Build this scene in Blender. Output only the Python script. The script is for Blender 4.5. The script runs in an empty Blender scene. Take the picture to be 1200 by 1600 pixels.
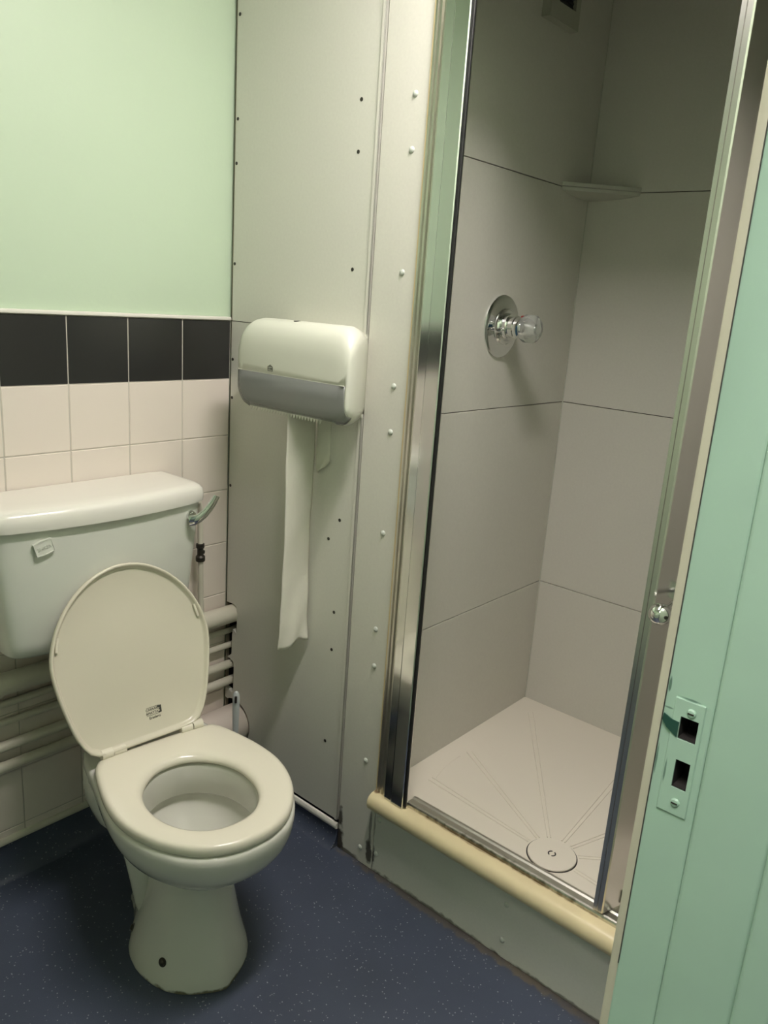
import bpy, bmesh, math, random
from mathutils import Vector, Matrix
R = math.radians
PI = math.pi
random.seed(7)
C = bpy.context.scene.collection
scene = bpy.context.scene

# ------------------------------------------------------------------ camera
PIT, YAW, ROL = -0.2626, -0.8732, 0.0710
cam_d = bpy.data.cameras.new('camera')
cam = bpy.data.objects.new('camera', cam_d)
C.objects.link(cam)
fw = Vector((math.sin(-YAW) * math.cos(PIT), math.cos(-YAW) * math.cos(PIT), math.sin(PIT)))
r0 = fw.cross(Vector((0, 0, 1))).normalized()
u0 = r0.cross(fw)
rt = r0 * math.cos(ROL) + u0 * math.sin(ROL)
up = -r0 * math.sin(ROL) + u0 * math.cos(ROL)
mw = Matrix((rt, up, -fw)).transposed().to_4x4()
mw.translation = Vector((-1.3316, -1.6866, 1.4039))
cam.matrix_world = mw
cam_d.sensor_fit = 'VERTICAL'
cam_d.sensor_height = 32.0
cam_d.lens = 1235.26 * 32.0 / 1600.0
cam_d.clip_start = 0.01
scene.camera = cam

# ------------------------------------------------------------------ world, exposure, lamp settings
w = bpy.data.worlds.new('world')
scene.world = w
w.use_nodes = True
w.node_tree.nodes['Background'].inputs[0].default_value = (0.9, 0.95, 0.9, 1)
w.node_tree.nodes['Background'].inputs[1].default_value = 0.02
vs = scene.view_settings
vs.view_transform = 'Standard'
vs.look = 'None'
vs.gamma = 1.0
vs.use_curve_mapping = False
vs.exposure = 0.31
LAMP_POS = (-0.40, -1.04, 2.37)
LAMP_LEN = 0.60
LAMP_STRENGTH = 92.0
HALL_POS = (-1.50, -1.675, 2.37)
HALL_LEN = 0.56
HALL_STRENGTH = 110.0
LAMP_COL = (1.0, 0.925, 0.90)


# ------------------------------------------------------------------ materials
def nt(m):
    m.use_nodes = True
    t = m.node_tree
    return t, t.nodes, t.links, t.nodes['Principled BSDF']


def mat(name, col, rough=0.5, metal=0.0, var=0.06, vscale=6.0, bump=0.0, bscale=60.0, spec=0.5, coat=0.0):
    m = bpy.data.materials.new(name)
    t, n, l, b = nt(m)
    b.inputs['Roughness'].default_value = rough
    b.inputs['Metallic'].default_value = metal
    b.inputs['Specular IOR Level'].default_value = spec
    b.inputs['Coat Weight'].default_value = coat
    b.inputs['Coat Roughness'].default_value = 0.06
    tc = n.new('ShaderNodeTexCoord')
    no = n.new('ShaderNodeTexNoise')
    no.inputs['Scale'].default_value = vscale
    no.inputs['Detail'].default_value = 4
    l.new(tc.outputs['Object'], no.inputs['Vector'])
    mx = n.new('ShaderNodeMix')
    mx.data_type = 'RGBA'
    mx.inputs[6].default_value = tuple(c * (1 - var) for c in col) + (1,)
    mx.inputs[7].default_value = tuple(min(1, c * (1 + var)) for c in col) + (1,)
    l.new(no.outputs['Fac'], mx.inputs[0])
    l.new(mx.outputs[2], b.inputs['Base Color'])
    if bump > 0:
        n2 = n.new('ShaderNodeTexNoise')
        n2.inputs['Scale'].default_value = bscale
        n2.inputs['Detail'].default_value = 3
        l.new(tc.outputs['Object'], n2.inputs['Vector'])
        bp = n.new('ShaderNodeBump')
        bp.inputs['Strength'].default_value = bump
        bp.inputs['Distance'].default_value = 0.002
        l.new(n2.outputs['Fac'], bp.inputs['Height'])
        l.new(bp.outputs['Normal'], b.inputs['Normal'])
    return m


def speckle(m, scale, lo, hi, col, base_sock=None):
    """mix voronoi flecks of another colour into the base colour"""
    t, n, l, b = nt(m)
    src = b.inputs['Base Color'].links[0].from_socket
    tc = n.new('ShaderNodeTexCoord')
    vo = n.new('ShaderNodeTexVoronoi')
    vo.inputs['Scale'].default_value = scale
    l.new(tc.outputs['Object'], vo.inputs['Vector'])
    no = n.new('ShaderNodeTexWhiteNoise')
    l.new(vo.outputs['Position'], no.inputs['Vector'])
    m1 = n.new('ShaderNodeMapRange')
    m1.inputs['From Min'].default_value = lo
    m1.inputs['From Max'].default_value = hi
    m1.inputs['To Min'].default_value = 1
    m1.inputs['To Max'].default_value = 0
    l.new(vo.outputs['Distance'], m1.inputs['Value'])
    m2 = n.new('ShaderNodeMath')
    m2.operation = 'GREATER_THAN'
    m2.inputs[1].default_value = 0.6
    l.new(no.outputs['Value'], m2.inputs[0])
    m3 = n.new('ShaderNodeMath')
    m3.operation = 'MULTIPLY'
    l.new(m1.outputs['Result'], m3.inputs[0])
    l.new(m2.outputs[0], m3.inputs[1])
    mx = n.new('ShaderNodeMix')
    mx.data_type = 'RGBA'
    l.new(m3.outputs[0], mx.inputs[0])
    l.new(src, mx.inputs[6])
    mx.inputs[7].default_value = col + (1,)
    l.new(mx.outputs[2], b.inputs['Base Color'])


def dirt(m, spots, col=(0.03, 0.022, 0.012)):
    """grime stains: soft blobs at world places, broken up by noise. spots: (x,y,z, rx,ry,rz)"""
    t, n, l, b = nt(m)
    geo = n.new('ShaderNodeNewGeometry')
    no = n.new('ShaderNodeTexNoise')
    no.inputs['Scale'].default_value = 45
    no.inputs['Detail'].default_value = 6
    l.new(geo.outputs['Position'], no.inputs['Vector'])
    prev = b.inputs['Base Color'].links[0].from_socket
    for (x, y, z, rx, ry, rz, k) in spots:
        su = n.new('ShaderNodeVectorMath')
        su.operation = 'SUBTRACT'
        su.inputs[1].default_value = (x, y, z)
        l.new(geo.outputs['Position'], su.inputs[0])
        di = n.new('ShaderNodeVectorMath')
        di.operation = 'DIVIDE'
        di.inputs[1].default_value = (rx, ry, rz)
        l.new(su.outputs[0], di.inputs[0])
        le = n.new('ShaderNodeVectorMath')
        le.operation = 'LENGTH'
        l.new(di.outputs[0], le.inputs[0])
        ad = n.new('ShaderNodeMath')
        ad.operation = 'MULTIPLY_ADD'
        ad.inputs[1].default_value = 1.6
        l.new(no.outputs['Fac'], ad.inputs[0])
        l.new(le.outputs['Value'], ad.inputs[2])
        mr = n.new('ShaderNodeMapRange')
        mr.inputs['From Min'].default_value = 1.35
        mr.inputs['From Max'].default_value = 1.75
        mr.inputs['To Min'].default_value = k
        mr.inputs['To Max'].default_value = 0.0
        l.new(ad.outputs[0], mr.inputs['Value'])
        mx = n.new('ShaderNodeMix')
        mx.data_type = 'RGBA'
        l.new(mr.outputs['Result'], mx.inputs[0])
        l.new(prev, mx.inputs[6])
        mx.inputs[7].default_value = col + (1,)
        prev = mx.outputs[2]
    l.new(prev, b.inputs['Base Color'])


M = {}
M['green'] = mat('green_wall_paint', (0.50, 0.61, 0.455), 0.42, var=0.03, vscale=3, bump=0.12, bscale=90)
M['jamb'] = mat('green_gloss_paint', (0.40, 0.585, 0.46), 0.33, var=0.07, vscale=9, bump=0.35, bscale=25)
dirt(M['jamb'], [(-.79, -1.531, 1.1425, .02, .010, .0016, .7), (-.79, -1.5142, 1.088, .02, .0009, .013, .7), (-.79, -1.5222, 1.083, .02, .0008, .010, .7), (-.79, -1.5148, 1.149, .02, .0010, .006, .8), (-.79, -1.5165, 1.131, .02, .005, .0012, .7)], (0.05, 0.12, 0.085))
M['tile'] = mat('cream_glazed_tile', (0.75, 0.675, 0.60), 0.16, var=0.02, vscale=5, bump=0.05, bscale=9)
M['dark_tile'] = mat('charcoal_glazed_tile', (0.026, 0.026, 0.025), 0.2, var=0.05, vscale=5, bump=0.05, bscale=9)
M['grout'] = mat('grey_grout', (0.50, 0.46, 0.40), 0.9, var=0.2, vscale=30)
M['panel'] = mat('pale_grey_laminate', (0.63, 0.62, 0.55), 0.38, var=0.05, vscale=160, bump=0.06, bscale=260)
M['strip'] = mat('pale_grey_cover_laminate', (0.635, 0.62, 0.55), 0.36, var=0.05, vscale=160, bump=0.06, bscale=260)
dirt(M['strip'], [(0, -.497, .02, .05, .018, .07, .95), (0, -.60, .045, .05, .012, .05, .9), (0, -.60, .12, .05, .005, .07, .6),
                  (0, -.497, .095, .05, .01, .03, .9), (0, -.53, .004, .05, .05, .010, .8)])
M['riser'] = mat('pale_grey_riser_laminate', (0.66, 0.66, 0.59), 0.38, var=0.05, vscale=160, bump=0.06, bscale=260)
dirt(M['riser'], [(0, -.61, .045, .05, .014, .05, .9), (0, -.612, .12, .05, .005, .06, .6), (0, -.8, .0, .05, .25, .012, .7), (0, -1.2, .0, .05, .25, .010, .7)])
M['shower_wall'] = mat('grey_shower_laminate', (0.62, 0.60, 0.535), 0.42, var=0.05, vscale=160, bump=0.05, bscale=260)
M['joint'] = mat('brown_panel_joint', (0.07, 0.055, 0.04), 0.8)
M['joint_pale'] = mat('grey_brown_sealant', (0.22, 0.19, 0.14), 0.8)
M['cavity'] = mat('painted_cavity_shade', (0.02, 0.018, 0.015), 0.9)  # near-black base colour puts the shade of recesses into the material
M['floor'] = mat('navy_safety_vinyl', (0.052, 0.064, 0.098), 0.45, var=0.25, vscale=5, bump=0.25, bscale=350)
speckle(M['floor'], 120, 0.12, 0.22, (0.27, 0.28, 0.31))
speckle(M['floor'], 75, 0.05, 0.10, (0.34, 0.33, 0.33))
dirt(M['floor'], [(-.004, -.85, 0, .020, .42, .05, .6), (-.004, -1.25, 0, .022, .35, .05, .5)], (0.14, 0.11, 0.075))
M['cream'] = mat('cream_pvc', (0.66, 0.58, 0.40), 0.35, var=0.06, vscale=10)
M['sealant'] = mat('yellowed_sealant', (0.66, 0.53, 0.30), 0.5, var=0.12, vscale=8)
M['sill'] = mat('cream_sill', (0.70, 0.60, 0.37), 0.32, var=0.10, vscale=14, bump=0.1, bscale=40)
dirt(M['sill'], [(0.0, -.62, .238, .02, .012, .02, .8), (-.0, -.9, .24, .007, .4, .01, .5)], (0.16, 0.07, 0.03))
M['china'] = mat('white_china', (0.66, 0.655, 0.585), 0.12, var=0.02, vscale=3, coat=0.3)
dirt(M['china'], [(-.47, -.60, .0, .2, .2, .010, .9)], (0.12, 0.10, 0.06))
M['cistern'] = mat('white_cistern_plastic', (0.66, 0.67, 0.60), 0.22, var=0.02, vscale=3)
M['cistern_lid'] = mat('white_cistern_lid_gloss', (0.74, 0.72, 0.65), 0.16, var=0.02, vscale=3)
M['seat'] = mat('ivory_seat_plastic', (0.74, 0.70, 0.58), 0.17, var=0.015, vscale=3)
M['lid'] = mat('ivory_lid_plastic', (0.66, 0.62, 0.50), 0.24, var=0.015, vscale=3)
M['pipe'] = mat('painted_white_pipe', (0.60, 0.57, 0.47), 0.4, var=0.08, vscale=20, bump=0.3, bscale=40)
M['soil'] = mat('pinkish_white_pipe_paint', (0.64, 0.56, 0.50), 0.45, var=0.06, vscale=14, bump=0.2, bscale=40)
M['brass'] = mat('tarnished_valve_metal', (0.05, 0.045, 0.035), 0.45, 0.6, var=0.3, vscale=60)
M['chrome'] = mat('chrome', (0.78, 0.79, 0.78), 0.05, 1.0, var=0.01)
M['alu'] = mat('polished_aluminium', (0.70, 0.71, 0.70), 0.13, 1.0, var=0.04, vscale=4)
M['alu_brushed'] = mat('brushed_aluminium', (0.74, 0.72, 0.69), 0.24, 1.0, var=0.05, vscale=4)
M['alu_dull'] = mat('dull_aluminium', (0.66, 0.64, 0.58), 0.32, 1.0, var=0.1, vscale=9)
dirt(M['alu_dull'], [(0.004, -.95, .24, .012, .35, .008, .8)], (0.10, 0.07, 0.03))
M['black'] = mat('black_rubber', (0.010, 0.010, 0.010), 0.5)
M['white_pl'] = mat('white_dispenser_plastic', (0.66, 0.66, 0.57), 0.36, var=0.01)
M['paper'] = mat('white_tissue_paper', (0.68, 0.66, 0.57), 0.95, var=0.03, vscale=30, bump=0.5, bscale=60)
M['tray'] = mat('white_tray_resin', (0.72, 0.67, 0.57), 0.28, var=0.015, vscale=3)
M['shelf'] = mat('grey_shelf_plastic', (0.50, 0.50, 0.43), 0.4)
M['brush'] = mat('grey_white_brush_plastic', (0.50, 0.53, 0.52), 0.35)
M['screw'] = mat('dark_screw_head', (0.035, 0.032, 0.026), 0.5, 0.3)
M['rivet'] = mat('grey_plastic_rivet', (0.50, 0.53, 0.47), 0.35)
M['red'] = mat('red_mark', (0.45, 0.03, 0.02), 0.4)
M['blue'] = mat('blue_mark', (0.02, 0.09, 0.16), 0.4)
M['ceiling'] = mat('white_ceiling_paint', (0.84, 0.83, 0.79), 0.8)
M['ink'] = mat('dark_print', (0.06, 0.06, 0.05), 0.6)
M['vent'] = mat('grey_vent_plastic', (0.40, 0.40, 0.33), 0.4)
M['grille'] = mat('dark_grille', (0.022, 0.022, 0.028), 0.6)
M['chip'] = mat('dark_green_old_paint', (0.015, 0.07, 0.05), 0.5)
M['arch'] = mat('cream_green_architrave_paint', (0.58, 0.56, 0.43), 0.4, var=0.08, vscale=20, bump=0.2, bscale=30)
M['corridor'] = mat('corridor_paint', (0.24, 0.32, 0.26), 0.6)

# clear / smoked materials
def clear(name, col, rough, trans_fac):
    m = bpy.data.materials.new(name)
    t, n, l, b = nt(m)
    b.inputs['Base Color'].default_value = col + (1,)
    b.inputs['Roughness'].default_value = rough
    tr = n.new('ShaderNodeBsdfTransparent')
    tr.inputs[0].default_value = tuple(min(1, 0.45 + c * 0.6) for c in col) + (1,)
    mx = n.new('ShaderNodeMixShader')
    mx.inputs[0].default_value = trans_fac
    l.new(b.outputs[0], mx.inputs[1])
    l.new(tr.outputs[0], mx.inputs[2])
    l.new(mx.outputs[0], n['Material Output'].inputs[0])
    return m


M['window'] = clear('smoked_grey_plastic', (0.42, 0.43, 0.41), 0.2, 0.6)
M['glass'] = clear('clear_door_glass', (0.55, 0.62, 0.58), 0.03, 0.86)
m = bpy.data.materials.new('clear_knob_acrylic')
t, n, l, b = nt(m)
b.inputs['Base Color'].default_value = (0.9, 0.92, 0.9, 1)
b.inputs['Roughness'].default_value = 0.03
b.inputs['Transmission Weight'].default_value = 0.85
b.inputs['IOR'].default_value = 1.45
M['acrylic'] = m
m = bpy.data.materials.new('water')
t, n, l, b = nt(m)
b.inputs['Base Color'].default_value = (0.6, 0.58, 0.5, 1)
b.inputs['Roughness'].default_value = 0.02
b.inputs['Transmission Weight'].default_value = 0.7
M['water'] = m
m = bpy.data.materials.new('lit_diffuser')
t, n, l, b = nt(m)
b.inputs['Base Color'].default_value = (0.8, 0.8, 0.75, 1)
b.inputs['Emission Color'].default_value = LAMP_COL + (1,)
b.inputs['Emission Strength'].default_value = LAMP_STRENGTH
M['lamp'] = m
m = m.copy()
m.name = 'lit_corridor_diffuser'
m.node_tree.nodes['Principled BSDF'].inputs['Emission Strength'].default_value = HALL_STRENGTH
M['lamp_hall'] = m


# ------------------------------------------------------------------ mesh helpers
def add_box(bm, lo, hi, mi=0):
    x0, y0, z0 = lo
    x1, y1, z1 = hi
    v = [bm.verts.new(p) for p in ((x0, y0, z0), (x1, y0, z0), (x1, y1, z0), (x0, y1, z0), (x0, y0, z1), (x1, y0, z1), (x1, y1, z1), (x0, y1, z1))]
    fs = []
    for q in ((3, 2, 1, 0), (4, 5, 6, 7), (0, 1, 5, 4), (1, 2, 6, 5), (2, 3, 7, 6), (3, 0, 4, 7)):
        f = bm.faces.new([v[i] for i in q])
        f.material_index = mi
        fs.append(f)
    return v


def add_loft(bm, rings, cap0=True, cap1=True, closed=True, mi=0, loop=False):
    vr = [[bm.verts.new(p) for p in r] for r in rings]
    n = len(vr[0])
    k = len(vr)
    for i in range(k if loop else k - 1):
        a, b2 = vr[i], vr[(i + 1) % k]
        for j in range(n if closed else n - 1):
            f = bm.faces.new((a[j], a[(j + 1) % n], b2[(j + 1) % n], b2[j]))
            f.material_index = mi
    if cap0 and not loop:
        bm.faces.new(list(reversed(vr[0]))).material_index = mi
    if cap1 and not loop:
        bm.faces.new(vr[-1]).material_index = mi
    return vr


def frame_of(d):
    d = d.normalized()
    a = Vector((0, 0, 1)) if abs(d.z) < 0.9 else Vector((1, 0, 0))
    x = d.cross(a).normalized()
    return x, d.cross(x).normalized()


def add_tube(bm, path, rad, n=16, mi=0, caps=True):
    path = [Vector(p) for p in path]
    if not isinstance(rad, (list, tuple)):
        rad = [rad] * len(path)
    rings = []
    x, y = frame_of(path[1] - path[0])
    for i, p in enumerate(path):
        d = (path[min(i + 1, len(path) - 1)] - path[max(i - 1, 0)]).normalized()
        x = (x - d * x.dot(d)).normalized()
        y = d.cross(x)
        rings.append([p + (x * math.cos(2 * PI * j / n) + y * math.sin(2 * PI * j / n)) * rad[i] for j in range(n)])
    add_loft(bm, rings, caps, caps, mi=mi)


def add_lathe(bm, prof, org, axis, n=28, mi=0):
    """prof: (distance along axis, radius)"""
    org = Vector(org)
    d = Vector(axis).normalized()
    x, y = frame_of(d)
    rings = [[org + d * h + (x * math.cos(2 * PI * j / n) + y * math.sin(2 * PI * j / n)) * max(r, 1e-5) for j in range(n)] for h, r in prof]
    add_loft(bm, rings, mi=mi)


def add_prism(bm, poly, lo, hi, ax, mi=0):
    """poly in the two other axes, extruded along axis ax"""
    def P(q, h):
        if ax == 0:
            return (h, q[0], q[1])
        if ax == 1:
            return (q[0], h, q[1])
        return (q[0], q[1], h)
    a = [bm.verts.new(P(q, lo)) for q in poly]
    b2 = [bm.verts.new(P(q, hi)) for q in poly]
    bm.faces.new(a).material_index = mi
    bm.faces.new(list(reversed(b2))).material_index = mi
    n = len(poly)
    for i in range(n):
        bm.faces.new((a[i], b2[i], b2[(i + 1) % n], a[(i + 1) % n])).material_index = mi


def finish(name, bm, m, parent=None, bevel=0.0, seg=2, smooth=35, recalc=True, loc=None):
    if recalc:
        bmesh.ops.recalc_face_normals(bm, faces=bm.faces[:])
    if bevel > 0:
        es = [e for e in bm.edges if len(e.link_faces) == 2 and e.calc_face_angle(0) > R(28)]
        bmesh.ops.bevel(bm, geom=es, offset=bevel, segments=seg, profile=0.5, affect='EDGES', clamp_overlap=True)
    me = bpy.data.meshes.new(name)
    if loc is not None:
        bmesh.ops.translate(bm, verts=bm.verts[:], vec=-Vector(loc))
    bm.to_mesh(me)
    bm.free()
    for mm in (m if isinstance(m, (list, tuple)) else [m]):
        me.materials.append(mm)
    if smooth:
        for p in me.polygons:
            p.use_smooth = True
        me.set_sharp_from_angle(angle=R(smooth))
    o = bpy.data.objects.new(name, me)
    C.objects.link(o)
    if loc is not None:
        o.location = loc
    if parent is not None:
        o.parent = parent
    return o


def B():
    return bmesh.new()


def tag(o, label, cat, group=None):
    o['label'] = label
    o['category'] = cat
    if group:
        o['group'] = group
    return o


def struct(o):
    o['kind'] = 'structure'
    return o


def thing(name, label, cat, loc=(0, 0, 0), rotz=0.0, group=None):
    o = bpy.data.objects.new(name, None)
    C.objects.link(o)
    o.empty_display_size = 0.05
    o.location = loc
    o.rotation_euler = (0, 0, rotz)
    return tag(o, label, cat, group)


def box_obj(name, lo, hi, m, parent=None, bevel=0.0, **k):
    bm = B()
    add_box(bm, lo, hi)
    return finish(name, bm, m, parent, bevel, **k)


def chaikin(pts, it=2, closed=True):
    for _ in range(it):
        out = []
        n = len(pts)
        for i in range(n if closed else n - 1):
            a, b2 = pts[i], pts[(i + 1) % n]
            out.append((a[0] * .75 + b2[0] * .25, a[1] * .75 + b2[1] * .25))
            out.append((a[0] * .25 + b2[0] * .75, a[1] * .25 + b2[1] * .75))
        pts = out
    return pts


def sym(half):
    """half: (v, halfwidth) from front to back -> closed polygon in (u,v)"""
    a = [(h, v) for v, h in half]
    b2 = [(-h, v) for v, h in reversed(half) if h > 1e-6]
    return a + b2


def polar(poly, c, n):
    """resample a closed polygon as n points at even angles round c"""
    out = []
    k = len(poly)
    for j in range(n):
        a = 2 * PI * j / n
        dx, dy = math.cos(a), math.sin(a)
        best = 0
        for i in range(k):
            x0, y0 = poly[i][0] - c[0], poly[i][1] - c[1]
            x1, y1 = poly[(i + 1) % k][0] - c[0], poly[(i + 1) % k][1] - c[1]
            ex, ey = x1 - x0, y1 - y0
            den = dx * ey - dy * ex
            if abs(den) < 1e-12:
                continue
            tt = (x0 * ey - y0 * ex) / den
            s = (x0 * dy - y0 * dx) / den
            if tt > 0 and -1e-9 <= s <= 1 + 1e-9:
                best = max(best, tt)
        out.append((c[0] + dx * best, c[1] + dy * best))
    return out


def text_mesh(body, size, depth, m, name, parent, mtx, spacing=1.0):
    cu = bpy.data.curves.new(name, 'FONT')
    cu.body = body
    cu.size = size
    cu.extrude = depth
    cu.align_x = 'CENTER'
    cu.align_y = 'CENTER'
    cu.space_character = spacing
    to = bpy.data.objects.new(name + '_tmp', cu)
    C.objects.link(to)
    dg = bpy.context.evaluated_depsgraph_get()
    me = bpy.data.meshes.new_from_object(to.evaluated_get(dg))
    bpy.data.objects.remove(to)
    bpy.data.curves.remove(cu)
    me.name = name
    me.materials.clear()
    me.materials.append(m)
    me.transform(mtx)
    o = bpy.data.objects.new(name, me)
    C.objects.link(o)
    o.parent = parent
    return o


def cut(o, boxes):
    bm = B()
    for lo, hi in boxes:
        add_box(bm, lo, hi)
    bmesh.ops.recalc_face_normals(bm, faces=bm.faces[:])
    me = bpy.data.meshes.new('cut')
    bm.to_mesh(me)
    bm.free()
    co = bpy.data.objects.new('cut', me)
    C.objects.link(co)
    md = o.modifiers.new('cut', 'BOOLEAN')
    md.object = co
    md.operation = 'DIFFERENCE'
    md.solver = 'EXACT'
    dg = bpy.context.evaluated_depsgraph_get()
    new = bpy.data.meshes.new_from_object(o.evaluated_get(dg))
    o.modifiers.clear()
    old = o.data
    o.data = new
    new.name = old.name
    bpy.data.meshes.remove(old)
    bpy.data.objects.remove(co)
    bpy.data.meshes.remove(me)


# measured levels
TILE_TOP = 1.3228
Y_SEAM, Y_STRIP = -0.4877, -0.6116
SH_Y, SH_X, TRAY_Z = -0.5842, 0.7505, 0.2067
SH_Y2 = -1.475
Y_FRONT = -1.513
X_LEFT = -1.75
CEIL = 2.42
JX = -0.79

# ================================================================== SETTING
struct(box_obj('floor', (-2.9, -2.7, -0.05), (1.0, 0.1, 0.0), M['floor'], smooth=0))
struct(box_obj('ceiling', (-2.9, -2.7, CEIL), (1.0, 0.1, CEIL + .05), M['ceiling'], smooth=0))

# back wall: painted plaster above, tiles below (tiles are bevelled slabs in the wall's own mesh)
bm = B()
add_box(bm, (X_LEFT - .1, 0.0, 0.0), (0.0125, 0.1, CEIL), 0)
add_box(bm, (X_LEFT, -0.0066, 0.10), (-0.0, 0.0, TILE_TOP), 1)
wb = struct(finish('wall_back', bm, [M['green'], M['grout']], smooth=0))
X1 = 0.1475
for mi, rows in (('tile', range(0, 9)), ('dark_tile', [-1])):
    bm = B()
    for r_ in rows:
        z1 = 1.1728 - r_ * 0.15
        z0 = max(z1 - 0.15, 0.100)
        if z1 - z0 < 0.01:
            continue
        xs = [0.0] + [-X1 - 0.15 * k for k in range(11)]
        for a, b2 in zip(xs[:-1], xs[1:]):
            add_box(bm, (b2 + .0012, -0.008, z0 + .0012), (a - .0012, -0.001, z1 - .0012))
    o = finish('tiling' if mi == 'tile' else 'tile_border', bm, M[mi], wb, bevel=0.0012, seg=1, smooth=0)
struct(box_obj('trim_1', (X_LEFT, -0.013, TILE_TOP + .0005), (-0.001, 0.0, TILE_TOP + .0095), M['cistern_lid'], bevel=0.0025))

# other room walls
struct(box_obj('wall_left', (X_LEFT - .1, -1.6, 0), (X_LEFT, 0.0, CEIL), M['green'], smooth=0))
bm = B()
add_box(bm, (JX + .03, -1.60, 0), (-0.0, Y_FRONT, CEIL))
add_box(bm, (X_LEFT, -1.60, 0), (-1.58, Y_FRONT, CEIL))
add_box(bm, (-2.8, -1.60, 0), (X_LEFT - .1, -1.55, CEIL))
add_box(bm, (-1.58, -1.60, 2.04), (JX + .03, Y_FRONT, CEIL))
struct(finish('wall_front', bm, M['green'], smooth=0))
# the duct behind the panels and the shower partition
bm = B()
add_box(bm, (0.26, SH_Y + .02, 0), (0.30, 0.1, CEIL))
add_box(bm, (0.0126, 0.0, 0), (0.26, 0.1, CEIL))
struct(finish('wall_right', bm, M['cavity'], smooth=0))  # duct walls coloured dark so the pipe gaps look unlit
struct(box_obj('wall_partition', (0.0165, SH_Y + .0125, 0), (0.259, SH_Y + .02, CEIL), M['cavity'], smooth=0))
# corridor beyond the doorway
struct(box_obj('wall_corridor', (-2.9, -2.75, 0), (1.0, -2.65, CEIL), M['corridor'], smooth=0))
struct(box_obj('wall_corridor_left', (-2.9, -2.65, 0), (-2.8, -1.6, CEIL), M['corridor'], smooth=0))
struct(box_obj('wall_corridor_right', (0.9, -2.65, 0), (1.0, -1.6, CEIL), M['corridor'], smooth=0))

# shower cubicle walls: laminate sheets with thin brown joints
JZ = (0.602, 1.1527, 1.7149)
def sheets(axis_fn, zs):
    bm = B()
    for z0, z1 in zip(zs[:-1], zs[1:]):
        lo, hi = axis_fn(z0 + .0010, z1 - .0010)
        add_box(bm, lo, hi)
    return bm
ZS = (TRAY_Z - .03,) + JZ + (CEIL,)
for nm, fn, back in (
        ('wall_shower_left', lambda a, b2: ((0.02, SH_Y, a), (SH_X, SH_Y + .006, b2)), ((0.02, SH_Y + .006, 0), (SH_X + .02, SH_Y + .011, CEIL))),
        ('wall_shower_back', lambda a, b2: ((SH_X, SH_Y2, a), (SH_X + .006, SH_Y, b2)), ((SH_X + .006, SH_Y2, 0), (SH_X + .02, SH_Y + .006, CEIL))),
        ('wall_shower_right', lambda a, b2: ((0.02, SH_Y2 - .006, a), (SH_X, SH_Y2, b2)), ((0.02, SH_Y2 - .012, 0), (SH_X + .02, SH_Y2 - .006, CEIL)))):
    o = struct(finish(nm, sheets(fn, ZS), M['shower_wall'], bevel=0.0008, seg=1, smooth=0))
    bm = B()
    add_box(bm, *back)
    finish('joint_backing', bm, M['joint'], o, smooth=0)
# corner sealant in the shower
bm = B()
add_tube(bm, [(SH_X - .001, SH_Y - .001, TRAY_Z), (SH_X - .001, SH_Y - .001, CEIL)], 0.0018, 8)
struct(finish('trim_2', bm, M['shelf']))
# wall above the shower opening
struct(box_obj('wall_shower_header', (0.0, SH_Y2 - .02, 2.00), (0.02, Y_STRIP - .03, CEIL), M['strip'], smooth=0))
struct(box_obj('wall_shower_front', (0.0, SH_Y2 - .03, 0.0), (0.02, -1.415, CEIL), M['strip'], smooth=0))

# coved vinyl skirtings with white cap strips
def cove(name, L, along_x, h, d, cap_m):
    n = 8
    prof = [(0.0, 0.0)] + [(-d + d * math.sin(a) if False else -d * (1 - math.sin(a)), h * (1 - math.cos(a)) if False else h * (1 - math.cos(a))) for a in [PI / 2 * i / n for i in range(n + 1)]] + [(0.0, h)]
    bm = B()
    if along_x:
        add_prism(bm, [(p[0] - .0085, p[1]) for p in prof], L[0], L[1], 0)
    else:
        add_prism(bm, prof, L[0], L[1], 1)
    o = struct(finish(name, bm, M['floor'], smooth=40))
    bm = B()
    a, t = (-.0085, .008) if along_x else (0.0, .008)
    poly = [(a, h), (a - t * .8, h + .001), (a - t, h + .005), (a - t, h + .011), (a - t * .6, h + .017), (a, h + .018)]
    add_prism(bm, poly, L[0], L[1], 0 if along_x else 1)
    finish('cap_strip', bm, cap_m, o, smooth=50)
    return o
cove('baseboard_back', (X_LEFT, 0.0), True, 0.088, 0.03, M['pipe'])
cove('baseboard_right', (-0.4885, -0.03), False, 0.054, 0.03, M['cistern_lid'])

# doorway: lining with rabbet and stop, architrave, strike plate
door = bpy.data.objects.new('door_1', None)
C.objects.link(door)
door.location = (JX, Y_FRONT, 0)
struct(door)
def dchild(o):
    o.parent = door
    o.matrix_parent_inverse = Matrix.Translation(-door.location)
    return o
bm = B()
add_box(bm, (JX, -1.5480, 0.0), (JX + .03, -1.5125, 2.04))
lin = dchild(finish('lining', bm, M['jamb'], bevel=0.0015, smooth=0))
H1 = ((JX - .02, -1.5395, 1.1105), (JX + .024, -1.5265, 1.1285))
H2 = ((JX - .02, -1.5392, 1.0715), (JX + .024, -1.5285, 1.0945))
cut(lin, [H1, H2])
lin.data.materials.append(M['cavity'])  # shallow latch pockets get their shade from this dark colour
for p in lin.data.polygons:
    if p.center.x > JX + .002 and -1.541 < p.center.y < -1.525 and 1.05 < p.center.z < 1.15:
        p.material_index = 1
bm = B()
add_box(bm, (JX - .0025, -1.600, 0.0), (JX + .03, -1.5482, 2.04))
add_box(bm, (JX - .006, -1.625, 0.0), (JX + .03, -1.600, 2.04))
dchild(finish('door_stop', bm, M['jamb'], bevel=0.003, seg=3, smooth=40))
bm = B()
add_box(bm, (JX + .002, -1.5128, 0.0), (JX + .065, -1.5050, 2.08))
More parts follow.
